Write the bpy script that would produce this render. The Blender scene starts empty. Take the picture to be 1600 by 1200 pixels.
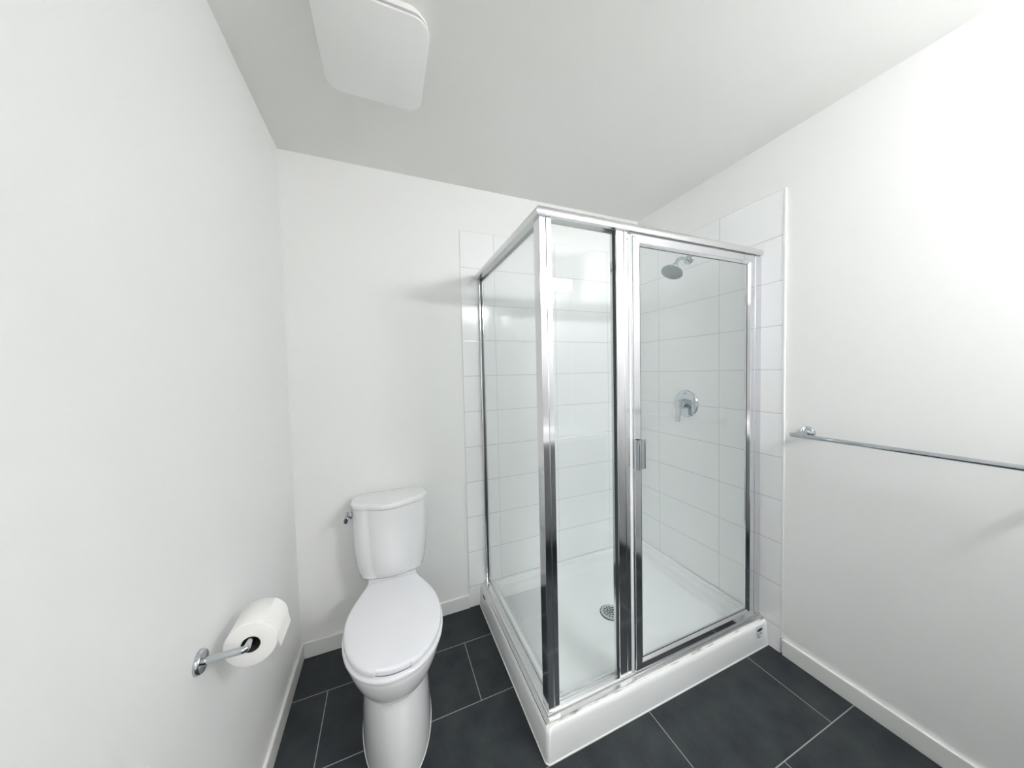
import bpy, bmesh, math, random
from mathutils import Vector, Matrix

random.seed(4)
PI = math.pi
SC = bpy.context.scene
COL = SC.collection

# ------------------------------------------------------------------ camera
cam_d = bpy.data.cameras.new('camera')
cam_d.sensor_fit = 'HORIZONTAL'
cam_d.sensor_width = 36.0
cam_d.lens = 36.0 * 490.71 / 1600.0
cam_d.clip_start = 0.02
cam = bpy.data.objects.new('camera', cam_d)
COL.objects.link(cam)
_r = Vector((0.92684098, -0.37475517, -0.02289896))
_u = Vector((0.03502897, 0.02558704, 0.99905869))
_f = Vector((0.37381649, 0.92677067, -0.03684241))
_m = Matrix((_r, _u, -_f)).transposed().to_4x4()
_m.translation = Vector((0.4199, -1.7466, 1.3569))
cam.matrix_world = _m
SC.camera = cam

# ------------------------------------------------------------------ world, exposure
w = bpy.data.worlds.new('world')
SC.world = w
w.use_nodes = True
w.node_tree.nodes['Background'].inputs[0].default_value = (0.9, 0.95, 1.0, 1)
w.node_tree.nodes['Background'].inputs[1].default_value = 0.0
SC.view_settings.view_transform = 'Standard'
SC.view_settings.look = 'None'
SC.view_settings.gamma = 1.0
SC.view_settings.use_curve_mapping = False
SC.view_settings.exposure = 2.29
SC.cycles.use_denoising = True
SC.cycles.max_bounces = 16
SC.cycles.diffuse_bounces = 10
SC.cycles.glossy_bounces = 8
SC.cycles.transparent_max_bounces = 24
SC.cycles.caustics_reflective = True
SC.cycles.sample_clamp_indirect = 6.0

HALL_FILL_POWER = 17.0       # emission strength of the added hallway fill light
LAMP_POWER = 20.0       # emission strength of the vanity light diffuser

# ------------------------------------------------------------------ sizes
W = 2.1088      # right tile face
H = 2.4002
FRONT = -2.42   # wall behind the camera
TK = 0.008      # tile thickness
ZT = 2.1535
XL = 0.8294
YR = -0.8846
ROW = 0.2032

# ------------------------------------------------------------------ materials
def new_mat(name):
    m = bpy.data.materials.new(name)
    m.use_nodes = True
    nt = m.node_tree
    b = nt.nodes['Principled BSDF']
    return m, nt, b

def lin(c):
    return tuple(((v / 12.92) if v <= 0.04045 else ((v + 0.055) / 1.055) ** 2.4) for v in c) + (1.0,)

def simple(name, col, rough=0.5, metal=0.0, coat=0.0, bump=0.0, bscale=200.0, spec=0.5):
    m, nt, b = new_mat(name)
    b.inputs['Base Color'].default_value = lin(col)
    b.inputs['Roughness'].default_value = rough
    b.inputs['Metallic'].default_value = metal
    b.inputs['Specular IOR Level'].default_value = spec
    if coat:
        b.inputs['Coat Weight'].default_value = coat
        b.inputs['Coat Roughness'].default_value = 0.03
    if bump:
        tc = nt.nodes.new('ShaderNodeTexCoord')
        n = nt.nodes.new('ShaderNodeTexNoise')
        n.inputs['Scale'].default_value = bscale
        n.inputs['Detail'].default_value = 3
        bp = nt.nodes.new('ShaderNodeBump')
        bp.inputs['Strength'].default_value = bump
        bp.inputs['Distance'].default_value = 0.002
        nt.links.new(tc.outputs['Object'], n.inputs['Vector'])
        nt.links.new(n.outputs['Fac'], bp.inputs['Height'])
        nt.links.new(bp.outputs['Normal'], b.inputs['Normal'])
    return m

M_wall = simple('white_wall_paint', (0.945, 0.945, 0.94), 0.45, bump=0.05, bscale=260, spec=0.3)
M_ceil = simple('white_ceiling_paint', (0.915, 0.915, 0.905), 0.8, bump=0.06, bscale=220, spec=0.2)
M_trim = simple('white_trim_paint', (0.93, 0.93, 0.92), 0.3)
M_china = simple('white_vitreous_china', (0.92, 0.92, 0.925), 0.08, coat=0.6)
M_seat = simple('white_seat_plastic', (0.92, 0.92, 0.935), 0.08, coat=0.3)
M_acryl = simple('white_acrylic', (0.965, 0.97, 0.97), 0.18, coat=0.3)
M_chrome = simple('polished_chrome', (0.78, 0.80, 0.82), 0.06, metal=1.0)
M_alu = simple('bright_polished_aluminium', (0.89, 0.89, 0.905), 0.10, metal=1.0)
M_alu2 = simple('satin_aluminium', (0.87, 0.87, 0.87), 0.24, metal=1.0)
M_gasket = simple('dark_gasket_rubber', (0.20, 0.24, 0.24), 0.5)
M_seal = simple('white_vinyl_seal', (0.93, 0.94, 0.94), 0.4)
M_black = simple('black_ink', (0.02, 0.02, 0.02), 0.4)
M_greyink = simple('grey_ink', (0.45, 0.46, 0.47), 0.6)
M_sticker = simple('pale_sticker_film', (0.86, 0.88, 0.88), 0.35)
M_paper = simple('toilet_paper', (0.955, 0.95, 0.94), 0.95, bump=0.5, bscale=500, spec=0.1)
M_card = simple('cardboard_core', (0.25, 0.22, 0.20), 0.9)
M_plastic = simple('white_fan_plastic', (0.948, 0.948, 0.942), 0.4)
M_nozzle = simple('grey_nozzle_rubber', (0.50, 0.53, 0.54), 0.5)
M_vanity = simple('grey_vanity_laminate', (0.64, 0.65, 0.65), 0.4)
M_mirror = simple('mirror_silver', (0.95, 0.95, 0.95), 0.01, metal=1.0)
M_caulk = simple('white_silicone', (0.90, 0.90, 0.89), 0.4)

def emis(name, col, s):
    m = bpy.data.materials.new(name)
    m.use_nodes = True
    nt = m.node_tree
    nt.nodes.clear()
    o = nt.nodes.new('ShaderNodeOutputMaterial')
    e = nt.nodes.new('ShaderNodeEmission')
    e.inputs[0].default_value = col
    e.inputs[1].default_value = s
    nt.links.new(e.outputs[0], o.inputs[0])
    return m

M_lamp = emis('lit_lamp_diffuser', (0.98, 0.985, 1.0, 1), LAMP_POWER)
M_hall = emis('hallway_fill_dome', (0.96, 0.98, 1.0, 1), HALL_FILL_POWER)

def math_node(nt, op, a, b=None, c=None):
    n = nt.nodes.new('ShaderNodeMath')
    n.operation = op
    for i, v in enumerate((a, b, c)):
        if v is None:
            continue
        if isinstance(v, (int, float)):
            n.inputs[i].default_value = v
        else:
            nt.links.new(v, n.inputs[i])
    return n.outputs[0]

def mix_col(nt, fac, a, b):
    n = nt.nodes.new('ShaderNodeMix')
    n.data_type = 'RGBA'
    if isinstance(fac, (int, float)):
        n.inputs[0].default_value = fac
    else:
        nt.links.new(fac, n.inputs[0])
    for i, v in ((6, a), (7, b)):
        if isinstance(v, tuple):
            n.inputs[i].default_value = v
        else:
            nt.links.new(v, n.inputs[i])
    return n.outputs[2]

def glass_mat():
    # thin clear pane: Schlick reflection over straight transmission, light passes through
    m = bpy.data.materials.new('clear_safety_glass')
    m.use_nodes = True
    nt = m.node_tree
    nt.nodes.clear()
    o = nt.nodes.new('ShaderNodeOutputMaterial')
    g = nt.nodes.new('ShaderNodeNewGeometry')
    d = nt.nodes.new('ShaderNodeVectorMath')
    d.operation = 'DOT_PRODUCT'
    nt.links.new(g.outputs['Normal'], d.inputs[0])
    nt.links.new(g.outputs['Incoming'], d.inputs[1])
    c = math_node(nt, 'ABSOLUTE', d.outputs['Value'])
    k = math_node(nt, 'POWER', math_node(nt, 'SUBTRACT', 1.0, c), 5.0)
    F = math_node(nt, 'ADD', math_node(nt, 'MULTIPLY', k, 0.95), 0.043)
    t = nt.nodes.new('ShaderNodeBsdfTransparent')
    t.inputs[0].default_value = (0.984, 0.996, 0.994, 1)
    gl = nt.nodes.new('ShaderNodeBsdfGlossy')
    gl.inputs['Roughness'].default_value = 0.0
    mx = nt.nodes.new('ShaderNodeMixShader')
    nt.links.new(F, mx.inputs[0])
    nt.links.new(t.outputs[0], mx.inputs[1])
    nt.links.new(gl.outputs[0], mx.inputs[2])
    nt.links.new(mx.outputs[0], o.inputs[0])
    return m
M_glass = glass_mat()

def line_mask(nt, coord, origin, period, half, soft):
    """1 on a joint line repeating every period from origin, else 0"""
    a = math_node(nt, 'SUBTRACT', coord, origin)
    a = math_node(nt, 'DIVIDE', a, period)
    a = math_node(nt, 'ADD', a, 0.5)
    fr = math_node(nt, 'FRACT', a)
    dd = math_node(nt, 'MULTIPLY', math_node(nt, 'ABSOLUTE', math_node(nt, 'SUBTRACT', fr, 0.5)), period)
    n = nt.nodes.new('ShaderNodeMapRange')
    n.interpolation_type = 'SMOOTHSTEP'
    nt.links.new(dd, n.inputs[0])
    n.inputs[1].default_value = half
    n.inputs[2].default_value = half + soft
    n.inputs[3].default_value = 1.0
    n.inputs[4].default_value = 0.0
    return n.outputs[0]

def tile_mat(name, axis, origin, period):
    """white ceramic 200 x 400 wall tile, stacked; axis = horizontal axis index"""
    m, nt, b = new_mat(name)
    tc = nt.nodes.new('ShaderNodeTexCoord')
    sp = nt.nodes.new('ShaderNodeSeparateXYZ')
    nt.links.new(tc.outputs['Object'], sp.inputs[0])
    u = sp.outputs[axis]
    z = sp.outputs[2]
    mh = line_mask(nt, z, ZT - 0 * ROW, ROW, 0.0010, 0.0012)
    mv = line_mask(nt, u, origin, period, 0.0009, 0.0010)
    g = math_node(nt, 'MAXIMUM', mh, mv)
    nt.links.new(mix_col(nt, g, lin((0.962, 0.967, 0.968)), lin((0.80, 0.81, 0.81))), b.inputs['Base Color'])
    ro = math_node(nt, 'ADD', math_node(nt, 'MULTIPLY', g, 0.5), 0.13)
    nt.links.new(ro, b.inputs['Roughness'])
    gw = math_node(nt, 'MAXIMUM', line_mask(nt, z, ZT, ROW, 0.0010, 0.006), line_mask(nt, u, origin, period, 0.0010, 0.006))
    n = nt.nodes.new('ShaderNodeTexNoise')
    n.inputs['Scale'].default_value = 7.0
    nt.links.new(tc.outputs['Object'], n.inputs['Vector'])
    hgt = math_node(nt, 'SUBTRACT', math_node(nt, 'MULTIPLY', n.outputs['Fac'], 0.9), gw)
    bp = nt.nodes.new('ShaderNodeBump')
    bp.inputs['Strength'].default_value = 0.35
    bp.inputs['Distance'].default_value = 0.0012
    nt.links.new(hgt, bp.inputs['Height'])
    nt.links.new(bp.outputs['Normal'], b.inputs['Normal'])
    return m
M_tile_back = tile_mat('white_wall_tile_back', 0, XL + 0.1985, 0.4035)
M_tile_right = tile_mat('white_wall_tile_right', 1, -0.1756, 0.4066)

def floor_mat():
    m, nt, b = new_mat('dark_slate_floor_tile')
    tc = nt.nodes.new('ShaderNodeTexCoord')
    sp = nt.nodes.new('ShaderNodeSeparateXYZ')
    nt.links.new(tc.outputs['Object'], sp.inputs[0])
    x, y = sp.outputs[0], sp.outputs[1]
    RY, RX = 0.3025, 0.6007
    i = math_node(nt, 'FLOOR', math_node(nt, 'DIVIDE', math_node(nt, 'ADD', y, 1.130 + RY * 20), RY))
    odd = math_node(nt, 'FLOORED_MODULO', i, 2.0)
    xs = math_node(nt, 'SUBTRACT', x, math_node(nt, 'MULTIPLY', odd, RX / 2))
    mh = line_mask(nt, y, -1.130, RY, 0.0012, 0.0008)
    mv = line_mask(nt, xs, 0.1435, RX, 0.0012, 0.0008)
    g = math_node(nt, 'MAXIMUM', mh, mv)
    n1 = nt.nodes.new('ShaderNodeTexNoise')
    n1.inputs['Scale'].default_value = 9.0
    n1.inputs['Detail'].default_value = 6
    n2 = nt.nodes.new('ShaderNodeTexNoise')
    n2.inputs['Scale'].default_value = 260.0
    n2.inputs['Detail'].default_value = 4
    for n in (n1, n2):
        nt.links.new(tc.outputs['Object'], n.inputs['Vector'])
    v = math_node(nt, 'ADD', math_node(nt, 'MULTIPLY', n1.outputs['Fac'], 0.55), math_node(nt, 'MULTIPLY', n2.outputs['Fac'], 0.45))
    rp = nt.nodes.new('ShaderNodeValToRGB')
    rp.color_ramp.elements[0].position = 0.32
    rp.color_ramp.elements[0].color = lin((0.115, 0.135, 0.155))
    rp.color_ramp.elements[1].position = 0.70
    rp.color_ramp.elements[1].color = lin((0.235, 0.255, 0.26))
    nt.links.new(v, rp.inputs[0])
    nt.links.new(mix_col(nt, g, rp.outputs[0], lin((0.60, 0.61, 0.60))), b.inputs['Base Color'])
    b.inputs['Roughness'].default_value = 0.55
    b.inputs['Specular IOR Level'].default_value = 0.35
    bp = nt.nodes.new('ShaderNodeBump')
    bp.inputs['Strength'].default_value = 0.25
    bp.inputs['Distance'].default_value = 0.001
    nt.links.new(math_node(nt, 'SUBTRACT', n2.outputs['Fac'], g), bp.inputs['Height'])
    nt.links.new(bp.outputs['Normal'], b.inputs['Normal'])
    return m
M_floor = floor_mat()

def smudge_mat():
    m, nt, b = new_mat('grimy_sealant')
    tc = nt.nodes.new('ShaderNodeTexCoord')
    mp = nt.nodes.new('ShaderNodeMapping')
    mp.inputs['Scale'].default_value = (14, 120, 60)
    n = nt.nodes.new('ShaderNodeTexNoise')
    n.inputs['Scale'].default_value = 1.0
    n.inputs['Detail'].default_value = 5
    rp = nt.nodes.new('ShaderNodeValToRGB')
    rp.color_ramp.elements[0].position = 0.50
    rp.color_ramp.elements[0].color = lin((0.90, 0.90, 0.88))
    rp.color_ramp.elements[1].position = 0.66
    rp.color_ramp.elements[1].color = lin((0.52, 0.52, 0.50))
    nt.links.new(tc.outputs['Object'], mp.inputs[0])
    nt.links.new(mp.outputs[0], n.inputs['Vector'])
    nt.links.new(n.outputs['Fac'], rp.inputs[0])
    nt.links.new(rp.outputs[0], b.inputs['Base Color'])
    b.inputs['Roughness'].default_value = 0.35
    return m
M_smudge = smudge_mat()

# ------------------------------------------------------------------ mesh helpers
def obj(name, bm, mat, parent=None, smooth=False, bevel=0.0, bseg=3, sharp=35):
    bmesh.ops.remove_doubles(bm, verts=bm.verts, dist=1e-6)
    bmesh.ops.recalc_face_normals(bm, faces=bm.faces)
    me = bpy.data.meshes.new(name)
    bm.to_mesh(me)
    bm.free()
    me.materials.append(mat)
    o = bpy.data.objects.new(name, me)
    COL.objects.link(o)
    if parent is not None:
        o.parent = parent
        o.matrix_parent_inverse = parent.matrix_world.inverted()
    if bevel:
        md = o.modifiers.new('bevel', 'BEVEL')
        md.width = bevel
        md.segments = bseg
        md.limit_method = 'ANGLE'
        md.angle_limit = math.radians(30)
        md.harden_normals = False
    if smooth or bevel:
        for p in me.polygons:
            p.use_smooth = True
        try:
            me.set_sharp_from_angle(angle=math.radians(sharp))
        except Exception:
            pass
    return o

def thing(name, label, cat, loc=(0, 0, 0), group=None):
    o = bpy.data.objects.new(name, None)
    COL.objects.link(o)
    o.location = loc
    o.matrix_world = Matrix.Translation(loc)
    o.empty_display_size = 0.05
    o['label'] = label
    o['category'] = cat
    if group:
        o['group'] = group
    return o

def tag(o, label, cat):
    o['label'] = label
    o['category'] = cat
    return o

def struct(o):
    o['kind'] = 'structure'
    return o

def box(bm, x0, x1, y0, y1, z0, z1):
    vs = [bm.verts.new((x, y, z)) for x in (x0, x1) for y in (y0, y1) for z in (z0, z1)]
    for f in ((0, 1, 3, 2), (4, 6, 7, 5), (0, 4, 5, 1), (2, 3, 7, 6), (0, 2, 6, 4), (1, 5, 7, 3)):
        bm.faces.new([vs[i] for i in f])
    return bm

def loft(bm, rings, cap0=True, cap1=True, closed=True):
    vr = [[bm.verts.new(p) for p in r] for r in rings]
    n = len(rings[0])
    for a, b in zip(vr, vr[1:]):
        for i in range(n if closed else n - 1):
            j = (i + 1) % n
            bm.faces.new((a[i], a[j], b[j], b[i]))
    if cap0:
        bm.faces.new(vr[0][::-1])
    if cap1:
        bm.faces.new(vr[-1])
    return vr

def rrect(x0, x1, y0, y1, z, r, n=8):
    """rounded rectangle; r = one radius or four (x1y1, x0y1, x0y0, x1y0)"""
    rr = r if isinstance(r, (tuple, list)) else (r,) * 4
    pts = []
    cs = [(x1 - rr[0], y1 - rr[0], 0), (x0 + rr[1], y1 - rr[1], 90), (x0 + rr[2], y0 + rr[2], 180), (x1 - rr[3], y0 + rr[3], 270)]
    for (cx, cy, a0), q in zip(cs, rr):
        for i in range(n + 1):
            a = math.radians(a0 + 90 * i / n)
            pts.append((cx + q * math.cos(a), cy + q * math.sin(a), z))
    return pts

def frame_to(axis):
    d = Vector(axis).normalized()
    t = Vector((0, 0, 1)) if abs(d.z) < 0.9 else Vector((1, 0, 0))
    a = t.cross(d).normalized()
    b = d.cross(a)
    return a, b, d

def lathe(bm, origin, axis, prof, n=48, cap0=True, cap1=True):
    """prof: list of (dist along axis, radius)"""
    a, b, d = frame_to(axis)
    o = Vector(origin)
    rings = []
    for t, r in prof:
        r = max(r, 1e-5)
        rings.append([o + d * t + (a * math.cos(2 * PI * i / n) + b * math.sin(2 * PI * i / n)) * r for i in range(n)])
    return loft(bm, rings, cap0, cap1)

def tube(bm, pts, rad, n=20, caps=True):
    pts = [Vector(p) for p in pts]
    rings = []
    t0 = (pts[1] - pts[0]).normalized()
    a, b, _ = frame_to(t0)
    for i, p in enumerate(pts):
        if i == 0:
            t = t0
        elif i == len(pts) - 1:
            t = (pts[-1] - pts[-2]).normalized()
        else:
            t = ((pts[i + 1] - p).normalized() + (p - pts[i - 1]).normalized()).normalized()
        a = (a - t * a.dot(t)).normalized()
        b = t.cross(a)
        r = rad[i] if isinstance(rad, (list, tuple)) else rad
        rings.append([p + (a * math.cos(2 * PI * k / n) + b * math.sin(2 * PI * k / n)) * r for k in range(n)])
    return loft(bm, rings, caps, caps)

def arc_path(p0, corner, p1, r, n=8):
    """polyline p0 - corner - p1 with the corner rounded by r"""
    p0, c, p1 = Vector(p0), Vector(corner), Vector(p1)
    d0 = (p0 - c).normalized()
    d1 = (p1 - c).normalized()
    a, b = c + d0 * r, c + d1 * r
    out = [p0]
    for i in range(n + 1):
        t = i / n
        out.append(a * (1 - t) ** 2 + c * 2 * t * (1 - t) + b * t ** 2)
    out.append(p1)
    return out

# ------------------------------------------------------------------ the room
bm = box(bmesh.new(), -0.1, W + 0.12, FRONT - 0.1, 0.1, -0.06, 0.0)
struct(obj('floor', bm, M_floor))
bm = box(bmesh.new(), -0.1, W + 0.12, FRONT - 0.1, 0.1, H, H + 0.06)
struct(obj('ceiling', bm, M_ceil))
bm = box(bmesh.new(), -0.1, W + 0.12, TK, 0.1, 0.0, H)
struct(obj('wall_back', bm, M_wall))
bm = box(bmesh.new(), -0.1, 0.0, FRONT, TK, 0.0, H)
struct(obj('wall_left', bm, M_wall))
bm = box(bmesh.new(), W + TK, W + 0.12, FRONT, TK, 0.0, H)
struct(obj('wall_right', bm, M_wall))
bm = box(bmesh.new(), 0.86, W + 0.12, FRONT - 0.1, FRONT, 0.0, H)
box(bm, -0.1, 0.10, FRONT - 0.1, FRONT, 0.0, H)
box(bm, 0.10, 0.86, FRONT - 0.1, FRONT, 2.03, H)
struct(obj('wall_front', bm, M_wall))
# unseen hallway and open doorway behind the camera, added to let fill light in
HB = FRONT - 1.3
struct(obj('wall_hallway_back', box(bmesh.new(), -0.7, 1.7, HB - .1, HB, 0, H), M_wall))
struct(obj('wall_hallway_left', box(bmesh.new(), -0.8, -0.7, HB - .1, FRONT - .1, 0, H), M_wall))
struct(obj('wall_hallway_right', box(bmesh.new(), 1.7, 1.8, HB - .1, FRONT - .1, 0, H), M_wall))
struct(obj('wall_hallway_front', box(bmesh.new(), -0.8, -0.1, FRONT - .1, FRONT - .02, 0, H), M_wall))
struct(obj('floor_hallway', box(bmesh.new(), -0.8, 1.8, HB - .1, FRONT - .1, -.06, 0), simple('pale_oak_floor', (.78, .72, .64), .5)))
struct(obj('ceiling_hallway', box(bmesh.new(), -0.8, 1.8, HB - .1, FRONT - .1, H, H + .06), M_ceil))
hl = thing('added_hallway_fill_light', 'added unseen round fill light in the hallway outside the bathroom door', 'light', (.5, HB + .6, H))  # unseen ceiling lamp added as fill to brighten the bathroom
bm = bmesh.new()
lathe(bm, (.48, HB + .60, H), (0, 0, -1), [(0, .16), (.03, .16), (.035, .155)], 48)
obj('rim', bm, M_trim, hl, smooth=True)
bm = bmesh.new()
lathe(bm, (.48, HB + .60, H - .0352), (0, 0, -1), [(0, .152), (.015, .145), (.028, .11), (.034, .05)], 48)
obj('dome', bm, M_hall, hl, smooth=True)

# tiled fields of the shower
bm = box(bmesh.new(), XL, W + TK, 0.0, TK, 0.0, ZT)
struct(obj('trim_1', bm, M_tile_back, bevel=0.001))
bm = box(bmesh.new(), W, W + TK, YR + 0.009, 0.0, 0.0, ZT)
struct(obj('trim_2', bm, M_tile_right))
# white edge strips of the tiled fields
bm = box(bmesh.new(), W - 0.002, W + TK, YR, YR + 0.009, 0.075, ZT)
struct(obj('trim_3', bm, M_trim, bevel=0.002))

# baseboards
def baseboard(name, x0, x1, y0, y1):
    b = box(bmesh.new(), x0, x1, y0, y1, 0.0, 0.0755)
    return struct(obj(name, b, M_trim, bevel=0.002))
baseboard('baseboard_left', 0.0, 0.012, FRONT + 0.0, TK)
baseboard('baseboard_back', 0.012, XL - 0.0005, -0.005, TK)
baseboard('baseboard_right', W - 0.004, W + TK, -1.88, YR - 0.0005)

# the open door behind the camera, swung out into the hallway
bm = box(bmesh.new(), 0.10, 0.14, FRONT - .87, FRONT - .11, 0.005, 2.02)
dr = struct(obj('door_1', bm, M_trim, bevel=0.002))
bm = bmesh.new()
box(bm, 0.03, 0.10, FRONT, FRONT + 0.03, 0.0, 2.10)
box(bm, 0.86, 0.93, FRONT, FRONT + 0.03, 0.0, 2.10)
box(bm, 0.10, 0.86, FRONT, FRONT + 0.03, 2.03, 2.10)
obj('door_casing', bm, M_trim, dr)
bm = bmesh.new()
lathe(bm, (0.14, FRONT - .80, 0.98), (1, 0, 0), [(0, .026), (.006, .026), (.008, .011), (.045, .011)])
tube(bm, [(0.18, FRONT - .81, .98), (0.18, FRONT - .69, .98)], .009)
obj('door_handle', bm, M_chrome, dr, smooth=True)

# ------------------------------------------------------------------ vanity, mirror and light (behind the camera, seen in reflections)
v = thing('vanity', 'grey bathroom vanity with white top, mirrored in the lower half of the shower posts', 'vanity', (1.55, -2.15, 0))
bm = box(bmesh.new(), 1.03, W + TK - 0.001, FRONT + .001, -1.94, 0.10, 0.80)
box(bm, 1.06, W + TK - 0.001, FRONT + .001, -2.00, 0.0, 0.10)
obj('cabinet', bm, M_vanity, v)
for k in range(2):
    bm = box(bmesh.new(), 1.035 + k * 0.54, 1.57 + k * 0.53, -1.94, -1.921, 0.11, 0.79)
    d = obj('door', bm, M_vanity, v, bevel=0.002)
    bm = bmesh.new()
    xx = 1.53 if k == 0 else 1.61
    tube(bm, [(xx, -1.90, 0.56), (xx, -1.90, 0.72)], 0.005)
    for zz in (0.58, 0.70):
        tube(bm, [(xx, -1.922, zz), (xx, -1.90, zz)], 0.004)
    obj('handle', bm, M_chrome, d, smooth=True)
bm = box(bmesh.new(), 1.02, W + TK - 0.001, FRONT + .001, -1.90, 0.80, 0.835)
obj('countertop', bm, M_acryl, v, bevel=0.004)
bm = bmesh.new()
def sink_ring(s, z):
    return [(1.565 + s * 0.235 * math.copysign(abs(math.cos(a)) ** .6, math.cos(a)), -2.15 + s * 0.155 * math.copysign(abs(math.sin(a)) ** .6, math.sin(a)), z) for a in [2 * PI * i / 48 for i in range(48)]]
loft(bm, [sink_ring(1.0, .8352), sink_ring(1.0, .865), sink_ring(.95, .868), sink_ring(.92, .86), sink_ring(.8, .842), sink_ring(.3, .839)], True, True)
obj('basin', bm, M_china, v, smooth=True)
bm = bmesh.new()
tube(bm, arc_path((1.565, -2.36, .835), (1.565, -2.36, 1.0), (1.565, -2.23, .97), .05), .013)
obj('faucet', bm, M_chrome, v, smooth=True)
mi = thing('wall_mirror', 'frameless wall mirror above the grey vanity, behind the viewer', 'mirror', (1.55, FRONT, 1.45))
bm = box(bmesh.new(), 1.03, W - 0.005, FRONT, FRONT + 0.006, 0.95, 1.95)
obj('mirror_glass', bm, M_mirror, mi)

vl = thing('vanity_light', 'lit white bar light mirrored as a small bright block in the narrow glass pane', 'light', (1.715, FRONT, 2.12))
bm = box(bmesh.new(), 1.44, 1.99, FRONT, FRONT + 0.025, 2.09, 2.20)
obj('backplate', bm, M_chrome, vl, bevel=0.003)
bm = box(bmesh.new(), 1.405, 2.025, FRONT + .026, FRONT + .060, 2.100, 2.200)
box(bm, 1.405, 2.025, FRONT + .060, FRONT + .128, 2.192, 2.200)  # unseen top lip and deep end caps, shaped to shield ceiling and side wall
box(bm, 1.397, 1.405, FRONT + .026, FRONT + .150, 2.100, 2.200)
box(bm, 2.025, 2.033, FRONT + .026, FRONT + .150, 2.100, 2.200)
obj('housing', bm, M_trim, vl, bevel=.002)
bm = box(bmesh.new(), 1.41, 2.02, FRONT + .0602, FRONT + .115, 2.104, 2.1918)
obj('diffuser', bm, M_lamp, vl, bevel=0.008)

# ------------------------------------------------------------------ ceiling fan
fan = thing('ceiling_fan_cover', 'white square rounded fan cover on the ceiling above the toilet', 'exhaust fan', (0.425, -0.64, H))
FX0, FX1, FY0, FY1 = 0.268, 0.579, -0.803, -0.472
bm = bmesh.new()
loft(bm, [rrect(FX0 + .012, FX1 - .012, FY0 + .012, FY1 - .012, H - .0001, .05),
          rrect(FX0 + .012, FX1 - .012, FY0 + .012, FY1 - .012, H - .004, .05),
          rrect(FX0 + .003, FX1 - .003, FY0 + .003, FY1 - .003, H - .020, .05),
          rrect(FX0 + .003, FX1 - .003, FY0 + .003, FY1 - .003, H - .026, .05)])
obj('housing', bm, M_plastic, fan, smooth=True)
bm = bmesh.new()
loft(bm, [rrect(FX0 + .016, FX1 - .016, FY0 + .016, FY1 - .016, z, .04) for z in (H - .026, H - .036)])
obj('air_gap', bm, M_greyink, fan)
bm = bmesh.new()
loft(bm, [rrect(FX0 + .003, FX1 - .003, FY0 + .003, FY1 - .003, H - .036, .05),
          rrect(FX0, FX1, FY0, FY1, H - .038, .052),
          rrect(FX0, FX1, FY0, FY1, H - .043, .052),
          rrect(FX0 + .003, FX1 - .003, FY0 + .003, FY1 - .003, H - .0445, .05)])
obj('cover_plate', bm, M_plastic, fan, smooth=True, sharp=50)

# ------------------------------------------------------------------ shower pan
PX0, PX1, PY0, PY1 = 0.8900, W - 0.0005, -0.825, -0.0005
PH = 0.120
pan = thing('shower_pan', 'white acrylic shower base with low curb on the dark floor tiles', 'shower base', (1.5, -0.41, 0))
bm = bmesh.new()
def pr(il, ir, ifr, ib, z, r):
    return rrect(PX0 + il, PX1 - ir, PY0 + ifr, PY1 - ib, z, (r, r, r, r), 8)
def pr0(i, z, r):
    return rrect(PX0 + i, PX1, PY0 + i, PY1, z, (.0004, .0004, r, .0004), 8)
rings = [pr0(0.0, 0.0, .016), pr0(0.001, 0.03, .016), pr0(0.004, PH - .022, .018), pr0(.0065, PH - .012, .019), pr0(.011, PH - .005, .02), pr0(.020, PH, .022),
         pr(.086, .016, .086, .016, PH, .03), pr(.091, .019, .091, .019, PH - .002, .032), pr(.096, .023, .096, .023, PH - .010, .036),
         pr(.106, .028, .106, .028, .092, .04), pr(.112, .040, .112, .040, .088, .045), pr(.118, .046, .118, .046, .080, .05),
         pr(.130, .056, .130, .056, .056, .06), pr(.145, .070, .145, .070, .0465, .065), pr(.170, .095, .170, .095, .0435, .07)]
# inner rings close in on the drain
DX, DY, DZ = 1.515, -0.395, 0.037
inner = rings[-1]
for t in (.5, .8):
    rings.append([(x + (DX - x) * t, y + (DY - y) * t, z + (DZ - z) * t) for x, y, z in inner])
rings.append([(DX + .057 * (x - DX) / math.hypot(x - DX, y - DY), DY + .057 * (y - DY) / math.hypot(x - DX, y - DY), DZ) for x, y, z in inner])
loft(bm, rings)
obj('basin', bm, M_acryl, pan, smooth=True, sharp=60)
bm = bmesh.new()
o0 = rrect(PX0 - .003, PX1, PY0 - .003, PY1, 0, (.0004, .0004, .018, .0004))
o1 = rrect(PX0 - .0025, PX1, PY0 - .0025, PY1, .002, (.0004, .0004, .018, .0004))
o2 = rrect(PX0 + .002, PX1, PY0 + .002, PY1, .005, (.0004, .0004, .016, .0004))
loft(bm, [o0, o1, o2], False, False)
obj('floor_sealant', bm, M_caulk, pan, smooth=True)
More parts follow.
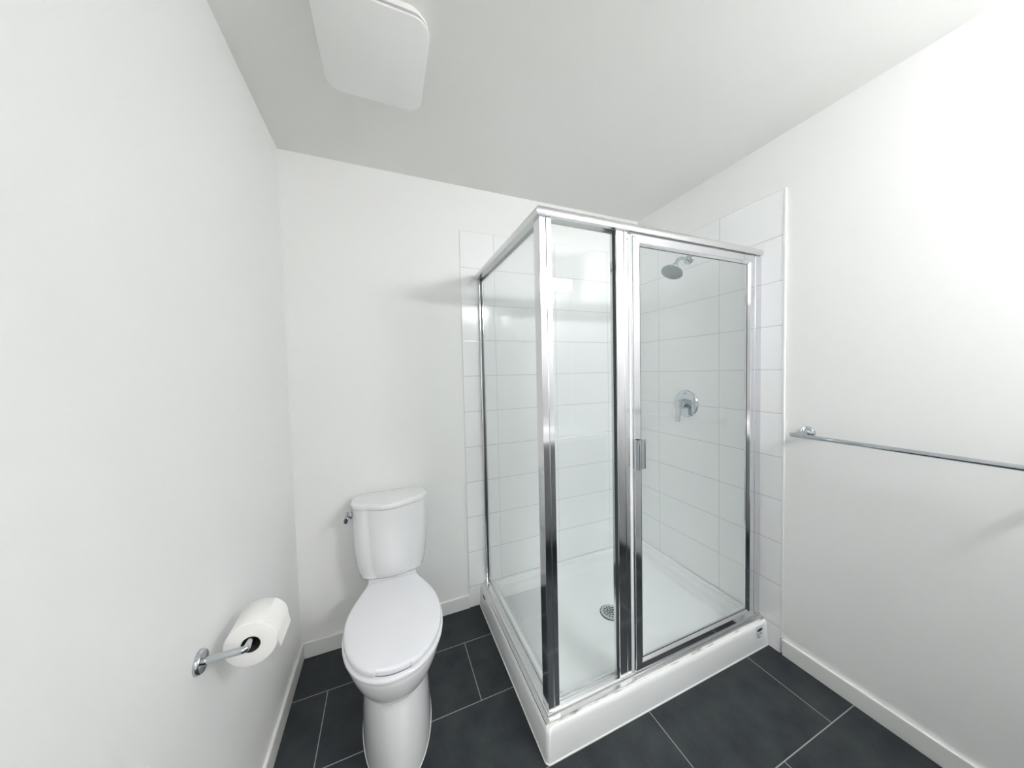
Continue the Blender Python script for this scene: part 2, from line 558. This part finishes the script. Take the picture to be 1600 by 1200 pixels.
# drain
bm = bmesh.new()
lathe(bm, (DX, DY, DZ - .001), (0, 0, 1), [(0, .058), (.0035, .058), (.0045, .0565)], 64)
dro = obj('drain_ring', bm, M_gasket, pan, smooth=True)
bm = bmesh.new()
lathe(bm, (DX, DY, DZ), (0, 0, 1), [(0, .0545), (.004, .0545), (.0052, .053)], 64)
dr = obj('drain_grate', bm, simple('brushed_steel', (.80, .81, .81), .28, 1.0), pan, smooth=True)
bm = bmesh.new()
def slot(bm, cx, cy, ang, L, wd, z0, z1):
    pts = []
    for i in range(12):
        a = 2 * PI * i / 12
        px = (L / 2 - wd / 2) * (1 if math.cos(a) > 0 else -1) + wd / 2 * math.cos(a)
        py = wd / 2 * math.sin(a)
        pts.append((cx + px * math.cos(ang) - py * math.sin(ang), cy + px * math.sin(ang) + py * math.cos(ang)))
    loft(bm, [[(x, y, z0) for x, y in pts], [(x, y, z1) for x, y in pts]])
for R, n, L, tw in ((.0085, 4, .012, 1.1), (.0205, 9, .0125, .9), (.0345, 14, .0135, .75)):
    for k in range(n):
        a = 2 * PI * k / n + R * 20
        slot(bm, DX + R * math.cos(a), DY + R * math.sin(a), a + (tw if k % 2 else -tw), L, .0050, DZ + .004, DZ + .0062)
obj('drain_slots', bm, M_black, dr)
# marks printed on the curb
def oval(bm, cx, cz, a, b, y, t=.0006, n=32, tilt=0):
    r0 = []
    for i in range(n):
        an = 2 * PI * i / n
        ex, ez = a * math.cos(an), b * math.sin(an)
        r0.append((cx + ex * math.cos(tilt) - ez * math.sin(tilt), cz + ex * math.sin(tilt) + ez * math.cos(tilt)))
    loft(bm, [[(x, y, z) for x, z in r0], [(x, y - t, z) for x, z in r0]])
YC = PY0 + .0035
bm = bmesh.new()
box(bm, 2.024, 2.074, YC - .0014, YC + .002, .044, .111)
stk = obj('sticker', bm, M_sticker, pan, bevel=.0005)
bm = bmesh.new()
oval(bm, 2.049, .0915, .0205, .0068, YC - .0012, .001)
obj('oval_mark', bm, M_black, stk)
bm = bmesh.new()
for x, z, a, b in ((2.034, .070, .0035, .003), (2.043, .072, .002, .004), (2.056, .074, .005, .002), (2.060, .069, .003, .0015), (2.036, .063, .002, .0015), (2.046, .059, .011, .0012), (2.044, .055, .008, .0009)):
    box(bm, x - a, x + a, YC - .0020, YC - .001, z - b, z + b)
obj('small_print', bm, M_greyink, stk)
bm = bmesh.new()
pts = []
for i in range(32):
    an = 2 * PI * i / 32
    pts.append((-.082 + .021 * math.cos(an), .098 + .0055 * math.sin(an)))
loft(bm, [[(PX0 + .003, y, z) for y, z in pts], [(PX0 + .0005, y, z) for y, z in pts]])
obj('oval_mark', bm, M_black, pan)

# ------------------------------------------------------------------ shower enclosure
en = thing('shower_enclosure', 'corner glass shower enclosure in polished silver frame standing on the white base', 'shower enclosure', (0.94, -0.78, PH))
YF = -0.787      # outer face of the front frame
XF = 0.918       # outer face of the left frame
Z0 = PH          # foot of the frame
Z1 = 1.884       # underside of the header
Z2 = 1.915       # top of the header
DEP = 0.042
# header: one extrusion with a rounded top outer edge, mitred at the corner
prof = [(-.008, Z1), (-.011, Z1 + .004), (-.012, Z1 + .014), (-.010, Z1 + .023), (-.005, Z1 + .029), (.002, Z2), (DEP - .002, Z2), (DEP, Z2 - .003), (DEP, Z1 - .001), (DEP - .004, Z1 - .001), (DEP - .004, Z1 + .01), (.004, Z1 + .01), (.004, Z1)]
bm = bmesh.new()
loft(bm, [[(W - .006, YF + d, z) for d, z in prof], [(XF + d, YF + d, z) for d, z in prof], [(XF + d, -.001, z) for d, z in prof]])
obj('header', bm, M_alu2, en, smooth=True, sharp=40)
bm = box(bmesh.new(), 2.0635, W - .001, YF + .001, YF + .004, Z1 - .0035, Z1 + .003)
# bottom track with raised outer lip
tprof = [(-.018, Z0), (-.0175, Z0 + .0045), (-.004, Z0 + .007), (-.003, Z0 + .015), (.003, Z0 + .018), (.010, Z0 + .018), (.012, Z0 + .010), (.030, Z0 + .010), (.032, Z0 + .018), (.038, Z0 + .018), (.040, Z0 + .014), (.042, Z0)]
bm = bmesh.new()
loft(bm, [[(W - .001, YF + d, z) for d, z in tprof], [(XF + d, YF + d, z) for d, z in tprof], [(XF + d, -.001, z) for d, z in tprof]])
obj('bottom_track', bm, M_alu2, en, smooth=True, sharp=25)
bm = bmesh.new()
sprof = [(-.0245, Z0 + .0001), (-.022, Z0 + .0012), (-.018, Z0 + .003), (-.017, Z0)]
loft(bm, [[(W - .001, YF + d, z) for d, z in sprof], [(XF + d, YF + d, z) for d, z in sprof]])
obj('track_sealant', bm, M_smudge, en, smooth=True)

def grooved(x0, x1, y0, y1, z0, z1, gx, gw=.0022, gd=.003):
    """post section with a slot in its front (-y) face"""
    pts = [(x0, y0), (gx - gw, y0), (gx - gw, y0 + gd), (gx + gw, y0 + gd), (gx + gw, y0), (x1, y0), (x1, y1), (x0, y1)]
    b = bmesh.new()
    loft(b, [[(x, y, z0) for x, y in pts], [(x, y, z1) for x, y in pts]])
    return b
cp = obj('corner_post', grooved(XF + .001, XF + .047, YF, YF + .044, Z0 + .012, Z1, XF + .026, .001), M_alu, en, bevel=.0015)
bm = box(bmesh.new(), XF + .012, XF + .047, YF - .0015, YF + .01, Z0 + .010, Z0 + .021)
obj('post_foot', bm, M_alu2, cp, bevel=.001)
ml = obj('mullion', grooved(1.241, 1.297, YF, YF + .036, Z0 + .012, Z1, 1.277, .001), M_alu, en, bevel=.0015)
bm = bmesh.new()
lathe(bm, (1.292, YF - .0005, 1.855), (0, 1, 0), [(0, .0022), (.002, .0022)], 12)
obj('rivet', bm, M_gasket, ml)
bm = bmesh.new()
box(bm, 2.063, W - .0005, YF, YF + .034, Z0 + .012, Z1)
obj('wall_jamb', bm, M_alu, en, bevel=.003)
bm = bmesh.new()
box(bm, XF + .010, XF + .034, -.0205, -.0005, Z0 + .012, Z1)
obj('wall_jamb', bm, M_alu, en, bevel=.003)
# fixed panes with gaskets
bm = box(bmesh.new(), XF + .020, XF + .026, YF + .040, -.015, Z0 + .012, Z1 + .005)
obj('side_glass', bm, M_glass, en)
bm = box(bmesh.new(), XF + .044, 1.2435, YF + .011, YF + .017, Z0 + .012, Z1 + .005)
obj('front_glass', bm, M_glass, en)
bm = bmesh.new()
box(bm, XF + .018, XF + .028, -.0235, -.020, Z0 + .018, Z1)
obj('gasket', bm, M_gasket, en)
bm = bmesh.new()
box(bm, 1.2385, 1.2415, YF + .008, YF + .020, Z0 + .018, Z1)
obj('gasket', bm, M_gasket, en)

# the door
DX0, DX1, DZ0, DZ1 = 1.3100, 2.0560, 0.1390, 1.8770
DY0, DY1 = YF - .007, YF + .016
door = bpy.data.objects.new('door', None)
COL.objects.link(door)
door.parent = en
door.matrix_parent_inverse = en.matrix_world.inverted()
door.location = (2.06, YF, 0.14)
bpy.context.view_layer.update()
# frame: outer ring and stepped inner bead, mitred
def picture_frame(bm, x0, x1, z0, z1, sect):
    """sect: list of (inset, y); swept round the rectangle with mitred corners"""
    rings = []
    for cx, cz, sx, sz in ((x0, z0, 1, 1), (x1, z0, -1, 1), (x1, z1, -1, -1), (x0, z1, 1, -1)):
        rings.append([(cx + sx * i, y, cz + sz * i * .85) for i, y in sect])
    rings.append(rings[0])
    loft(bm, rings, False, False)
sect = [(0, DY0 + .004), (.006, DY0 + .004), (.007, DY0), (.036, DY0), (.037, DY0 + .002), (.0385, DY0 + .002), (.047, DY0 + .0095), (.047, DY1 - .003), (.043, DY1), (0, DY1)]
bm = bmesh.new()
picture_frame(bm, DX0, DX1, DZ0, DZ1, sect)
df = obj('door_frame', bm, M_alu, door, smooth=True, sharp=20)
bm = bmesh.new()
picture_frame(bm, DX0 + .0468, DX1 - .0468, DZ0 + .0398, DZ1 - .0398, [(0, DY0 + .0096), (.0020, DY0 + .0098), (.0020, DY0 + .0125), (0, DY0 + .0125)])
obj('gasket', bm, M_gasket, door)
bm = box(bmesh.new(), DX0 + .04, DX1 - .04, YF + .003, YF + .008, DZ0 + .034, DZ1 - .034)
obj('door_glass', bm, M_glass, door)
bm = box(bmesh.new(), 1.2985, DX0 - .0002, YF - .001, YF + .020, DZ0 + .002, DZ1 - .002)
obj('magnetic_seal', bm, M_seal, door, bevel=.001)
bm = bmesh.new()
lathe(bm, (DX0 + .013, DY0 - .0006, DZ1 - .012), (0, 1, 0), [(0, .0022), (.002, .0022)], 12)
obj('rivet', bm, M_gasket, door)
# pull handle: chrome channel curling forward from the stile
hp = [(1.3150, DY0), (1.3150, DY0 - .014), (1.3180, DY0 - .020), (1.3240, DY0 - .0215), (1.3300, DY0 - .020), (1.3380, DY0 - .013), (1.3480, DY0 - .010), (1.3590, DY0 - .012), (1.3600, DY0 - .009), (1.3490, DY0 - .006), (1.3380, DY0 - .008), (1.3290, DY0 - .015), (1.3220, DY0 - .016), (1.3200, DY0 - .012), (1.3200, DY0)]
bm = bmesh.new()
loft(bm, [[(x, y, z) for x, y in hp] for z in (.966, 1.082)])
obj('pull_handle', bm, M_chrome, door, smooth=True, sharp=35)

# ------------------------------------------------------------------ shower head and valve
sh = thing('showerhead', 'round chrome shower head on bent arm, high on the right tiled wall', 'shower head', (W, -.402, 2.0))
bm = bmesh.new()
lathe(bm, (W, -.402, 2.0), (-1, 0, 0), [(0, .031), (.004, .031), (.010, .027), (.016, .014), (.017, .0125)], 40)
obj('flange', bm, M_chrome, sh, smooth=True, sharp=50)
nrm = Vector((-math.sin(math.radians(31)), 0, -math.cos(math.radians(31))))
fc = Vector((1.968, -.402, 1.910))
neck = fc - nrm * .048
bm = bmesh.new()
tube(bm, arc_path((W - .005, -.402, 2.0), tuple(neck - nrm * (2.0 - neck.z) / abs(nrm.z) * 0.0 + Vector((0, 0, 0)) - nrm * ((2.0 - neck.z) / abs(nrm.z))), tuple(neck), .028), .0095)
obj('shower_arm', bm, M_chrome, sh, smooth=True)
bm = bmesh.new()
lathe(bm, neck - nrm * .008, nrm, [(0, .011), (.002, .016), (.016, .017), (.020, .014), (.026, .016), (.034, .026), (.044, .050), (.050, .058), (.056, .060), (.0575, .059)], 48)
hd = obj('head', bm, M_chrome, sh, smooth=True, sharp=50)
bm = bmesh.new()
lathe(bm, fc + nrm * .0005, nrm, [(0, .0565), (.0015, .0565), (.0025, .055)], 48)
fp = obj('spray_face', bm, simple('grey_chrome_face', (.62, .66, .67), .35, .6), sh, smooth=True)
a_, b_, _d = frame_to(nrm)
bm = bmesh.new()
for R, n in ((.008, 6), (.017, 11), (.026, 17), (.035, 22), (.044, 28), (.051, 32)):
    for k in range(n):
        an = 2 * PI * k / n + R * 40
        p = fc + nrm * .003 + (a_ * math.cos(an) + b_ * math.sin(an)) * R
        lathe(bm, p - nrm * .001, nrm, [(0, .0014), (.0022, .0009)], 6)
nz = obj('nozzles', bm, M_nozzle, fp)
nz['kind'] = 'stuff'

va = thing('shower_valve', 'round chrome mixer valve with lever handle on the right tiled wall', 'shower valve', (W, -.378, 1.144))
VY, VZ = -.378, 1.144
bm = bmesh.new()
lathe(bm, (W, VY, VZ), (-1, 0, 0), [(0, .0815), (.004, .0815), (.009, .078), (.0105, .074)], 64)
esc = obj('escutcheon', bm, M_chrome, va, smooth=True, sharp=25)
bm = bmesh.new()
for dy, L in ((-.006, .0025), (0, .003), (.006, .0025)):
    box(bm, W - .0112, W - .010, VY + dy - L, VY + dy + L * .6, VZ + .060, VZ + .0645)
obj('maker_mark', bm, M_gasket, esc)
bm = bmesh.new()
lathe(bm, (W - .010, VY, VZ), (-1, 0, 0), [(0, .030), (.014, .0295), (.020, .028), (.0201, .0262), (.0225, .0262), (.0226, .028), (.055, .026), (.062, .023), (.064, .018)], 48)
kn = obj('handle_body', bm, M_chrome, va, smooth=True, sharp=40)
bm = bmesh.new()
rings = []
for t in [i / 10 for i in range(11)]:
    z = VZ + .024 - t * .128
    x = W - .060 - .006 * t - .006 * t * t
    wd = .0215 - .006 * t
    th = .0075 - .0035 * t
    rings.append([(x + th * math.copysign(abs(math.cos(a)) ** .6, math.cos(a)), VY + wd * math.copysign(abs(math.sin(a)) ** .6, math.sin(a)), z) for a in [2 * PI * k / 24 for k in range(24)]])
loft(bm, rings)
obj('lever', bm, M_chrome, va, smooth=True, sharp=50)

# ------------------------------------------------------------------ towel bar
tb = thing('towel_bar', 'chrome towel bar on the right wall just past the tiled edge', 'towel bar', (W + TK, -1.24, 1.06))
for yy in (-.968, -1.578):
    bm = bmesh.new()
    lathe(bm, (W + TK, yy, 1.066), (-1, 0, 0), [(0, .027), (.006, .027), (.010, .024), (.016, .012), (.104, .010), (.110, .008)], 32)
    obj('post', bm, M_chrome, tb, smooth=True, sharp=40)
bm = bmesh.new()
loft(bm, [[(W + TK - .105 + .0095 * math.cos(a), y, 1.066 + .0085 * math.sin(a)) for a in [2 * PI * k / 20 for k in range(20)]] for y in (-.958, -1.588)])
obj('bar', bm, M_chrome, tb, smooth=True, sharp=40)

# ------------------------------------------------------------------ toilet paper and holder
TX, TY0, TZ, TR = .088, -.800, .698, .0560
th = thing('toilet_paper_holder', 'chrome single-arm paper holder fixed to the left wall', 'toilet paper holder', (0, -.83, .70))
AZ = TZ + .0105
bm = bmesh.new()
lathe(bm, (0, -.826, AZ), (1, 0, 0), [(0, .026), (.006, .026), (.010, .023), (.011, .010)], 40)
obj('flange', bm, M_chrome, th, smooth=True, sharp=40)
bm = bmesh.new()
tube(bm, arc_path((.008, -.826, AZ), (TX, -.826, AZ), (TX, -.69, AZ), .010, 6), .0078, 24)
obj('arm', bm, M_chrome, th, smooth=True, sharp=50)
tp = thing('toilet_paper_roll', 'full roll of white toilet paper hanging on the holder by the left wall', 'toilet paper', (TX, -.75, TZ))
bm = bmesh.new()
n = 72
core = .0195
def ring(y, r, k=1.0):
    pts = []
    for i in range(n):
        a = 2 * PI * i / n
        rr = r
        pts.append((TX + rr * math.cos(a), y, TZ + rr * math.sin(a)))
    return pts
TY1 = TY0 + .094
loft(bm, [ring(TY0 + .004, core), ring(TY0, core + .001), ring(TY0, TR - .004), ring(TY0 + .0015, TR - .001), ring(TY0 + .005, TR), ring(TY1 - .003, TR), ring(TY1, TR - .003), ring(TY1, core + .001), ring(TY1 - .004, core), ring(TY0 + .004, core)], False, False)
obj('paper', bm, M_paper, tp, smooth=True, sharp=60)
bm = bmesh.new()
loft(bm, [ring(TY0 + .0005, core + .0002), ring(TY1 - .0005, core + .0002), ring(TY1 - .0005, core - .001), ring(TY0 + .0005, core - .001), ring(TY0 + .0005, core + .0002)], False, False)
obj('cardboard_core', bm, M_card, tp, smooth=True)
bm = bmesh.new()      # loose end of the sheet, lifting off at the room side
pts = []
for i in range(9):
    a = math.radians(60 - i * 8)
    pts.append((TX + (TR + .0006) * math.cos(a), TZ + (TR + .0006) * math.sin(a)))
lx, lz = pts[-1]
for d in (.006, .012, .018, .022):
    pts.append((lx + d * .16 + d * d * 3, lz - d))
for y0, y1 in ((TY0 + .001, TY1 - .001),):
    up = [(x, z) for x, z in pts]
    dn = [(x - .0006, z - .0002) for x, z in reversed(pts)]
    lp = up + dn
    loft(bm, [[(x, y0, z) for x, z in lp], [(x, y1, z) for x, z in lp]])
obj('loose_sheet', bm, M_paper, tp, smooth=True, sharp=50)

# ------------------------------------------------------------------ toilet
TC = 0.421
toi = thing('toilet', 'white two-piece toilet with closed lid standing in the left corner', 'toilet', (TC, -.4, 0))

def egg(yb, wb, yw, ww, yf, z, nb=3, ns=16, nf=20, e=2.0, cr=.02, tip=0.0, cx=TC):
    """closed toilet outline: back edge yb (half width wb), widest ww at yw, front tip yf"""
    right = []
    for i in range(nb):
        right.append(((wb - cr) * i / nb, yb))
    for i in range(5):
        a = math.radians(90 - 90 * i / 4)
        right.append((wb - cr + cr * math.cos(a), yb - cr + cr * math.sin(a)))
    y0 = yb - cr
    for i in range(1, ns + 1):
        t = i / ns
        s = math.sin(t * PI / 2) ** 1.05
        y = y0 + (yw - y0) * t
        right.append((wb + (ww - wb) * s, y))
    for i in range(1, nf + 1):
        a = i / nf * PI / 2
        right.append((ww * max(math.cos(a), 0) ** (2 / e), yw + (yf - yw) * math.sin(a) ** (2 / e)))
    pts = [(cx + x, y, z) for x, y in right]
    pts += [(cx - x, y, z) for x, y in reversed(right[1:-1])]
    return pts

# bowl with pedestal
bm = bmesh.new()
R = []
#           z     yb    wb    yw    ww    yf
spec = [(.0000, -.10, .106, -.42, .1265, -.690, .03),
        (.0060, -.10, .106, -.42, .1270, -.691, .03),
        (.0300, -.10, .105, -.42, .1265, -.690, .03),
        (.1000, -.10, .102, -.43, .1235, -.686, .03),
        (.1800, -.10, .098, -.44, .1175, -.672, .03),
        (.2350, -.10, .095, -.45, .1105, -.654, .03),
        (.2550, -.10, .094, -.45, .1085, -.647, .03),
        (.2620, -.10, .094, -.45, .112, -.648, .03),
        (.2700, -.11, .098, -.455, .124, -.664, .03),
        (.2900, -.12, .104, -.46, .141, -.684, .03),
        (.3200, -.13, .108, -.46, .158, -.702, .03),
        (.3500, -.14, .110, -.46, .169, -.712, .03),
        (.3750, -.14, .111, -.46, .175, -.718, .03),
        (.3880, -.14, .111, -.46, .176, -.719, .03),
        (.3930, -.145, .108, -.46, .173, -.716, .03)]
for z, yb, wb, yw, ww, yf, cr in spec:
    R.append(egg(yb, wb, yw, ww, yf, z, cr=cr))
loft(bm, R)
obj('bowl', bm, M_china, toi, smooth=True, sharp=45)
bm = bmesh.new()     # deck that carries the tank
loft(bm, [rrect(TC - .105, TC + .105, -.238, -.03, z, r) for z, r in ((.33, .02), (.385, .02), (.400, .018), (.4065, .014))])
obj('tank_deck', bm, M_china, toi, smooth=True, sharp=50)
# seat ring and lid
def seat_outline(z, g=0.0, yb=-.252):
    return egg(yb + g, .106 + g, -.475, .178 + g, -.728 - g, z, e=2.12, cr=.012, nf=24)
bm = bmesh.new()
loft(bm, [seat_outline(.3965, -.004), seat_outline(.400, 0), seat_outline(.410, 0), seat_outline(.4140, -.004)])
obj('seat_ring', bm, M_seat, toi, smooth=True, sharp=60)
bm = bmesh.new()
loft(bm, [seat_outline(.4140, -.015), seat_outline(.4205, -.015)])
obj('seat_gap', bm, simple('lavender_grey_gap_shade', (.50, .49, .56), .5), toi)  # lavender grey filler, paints the shade between seat ring and lid
def lid_outline(z, g=0.0):
    pts = egg(-.245 + g, .108 + g, -.475, .1725 + g, -.7235 - g, z, e=2.10, cr=.012, nf=60)
    out = []
    for x, y, zz in pts:
        if y < -.6 and abs(x - TC + .008) < .053:
            y += .0060
        out.append((x, y, zz))
    return out
bm = bmesh.new()
loft(bm, [lid_outline(.4205, -.003), lid_outline(.4220, 0), lid_outline(.4315, 0), lid_outline(.4355, -.0015), lid_outline(.4380, -.005), lid_outline(.4395, -.012)])
obj('seat_lid', bm, M_seat, toi, smooth=True, sharp=50)
# tank
def tank_sec(yb, yf, wb, z, bulge, cr=.045, n=16):
    """flat back, bowed front, rounded front corners"""
    right = []
    for i in range(4):
        right.append(((wb - .012) * i / 4, yb))
    for i in range(4):
        a = math.radians(90 - 90 * i / 3)
        right.append((wb - .012 + .012 * math.cos(a), yb - .012 + .012 * math.sin(a)))
    ys = yf + bulge + cr       # end of the side
    for i in range(1, 5):
        right.append((wb, yb - .012 + (ys - yb + .012) * i / 4))
    for i in range(1, 9):
        a = math.radians(90 * i / 8)
        right.append((wb - cr + cr * math.cos(a), ys - cr * math.sin(a)))
    for i in range(1, n + 1):
        x = (wb - cr) * (1 - i / n)
        right.append((x, yf + bulge * (x / (wb - cr)) ** 2))
    pts = [(TC + x, y, z) for x, y in right]
    pts += [(TC - x, y, z) for x, y in reversed(right[1:-1])]
    return pts
bm = bmesh.new()
prof = [(.4045, -.176, .118, .010), (.4080, -.186, .135, .012), (.4150, -.193, .1460, .014), (.4350, -.198, .1550, .028), (.4700, -.202, .1615, .030), (.53, -.205, .1650, .032), (.62, -.207, .1695, .032), (.70, -.208, .1710, .032), (.7380, -.208, .1712, .032)]
loft(bm, [tank_sec(-.015, yf, wb, z, bl, min(.072, wb * .50)) for z, yf, wb, bl in prof])
tk = obj('tank', bm, M_china, toi, smooth=True, sharp=50)
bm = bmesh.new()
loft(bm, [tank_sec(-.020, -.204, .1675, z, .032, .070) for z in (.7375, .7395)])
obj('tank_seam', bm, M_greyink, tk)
bm = bmesh.new()
def lid_sec(z, g):
    """tank lid: D shape with all corners rounded"""
    base = tank_sec(-.014, -.211, .1740, z, .032, .073)
    cx, cy = TC, -.11
    out = []
    for x, y, zz in base:
        dx = x - cx
        if y > -.06:        # round the rear corners as well
            k = (y + .06) / .046
            lim = .1740 - .040 * k * k
            dx = max(-lim, min(lim, dx))
        out.append((cx + dx * (1 - g / .174), cy + (y - cy) * (1 - g / .10), zz))
    return out
loft(bm, [lid_sec(.7395, .002), lid_sec(.7415, 0), lid_sec(.7560, 0), lid_sec(.7610, .0015), lid_sec(.7645, .005), lid_sec(.7660, .010), lid_sec(.7668, .022)])
obj('tank_lid', bm, M_china, toi, smooth=True, sharp=60)
# flush lever on the left end of the tank
bm = bmesh.new()
LX = TC - .1690
lathe(bm, (LX + .003, -.135, .712), (-1, 0, 0), [(0, .016), (.007, .016), (.010, .013), (.011, .008), (.020, .008)], 28)
lv = obj('flush_lever', bm, M_chrome, toi, smooth=True, sharp=40)
bm = bmesh.new()
rings = []
for t in [i / 6 for i in range(7)]:
    rings.append([(LX - .018 + .0085 * math.cos(a), -.120 - .060 * t, .712 - .004 * t + (.0135 - .001 * t) * math.sin(a)) for a in [2 * PI * k / 16 for k in range(16)]])
loft(bm, rings)
obj('lever_paddle', bm, M_chrome, lv, smooth=True, sharp=50)
# floor bolt cap line: sealant where the foot meets the tiles
bm = bmesh.new()
loft(bm, [egg(-.097, .108, -.42, .1290, -.693, 0.0, cr=.03), egg(-.10, .106, -.42, .1265, -.690, .0030, cr=.03)], False, False)
obj('foot_sealant', bm, M_caulk, toi, smooth=True)
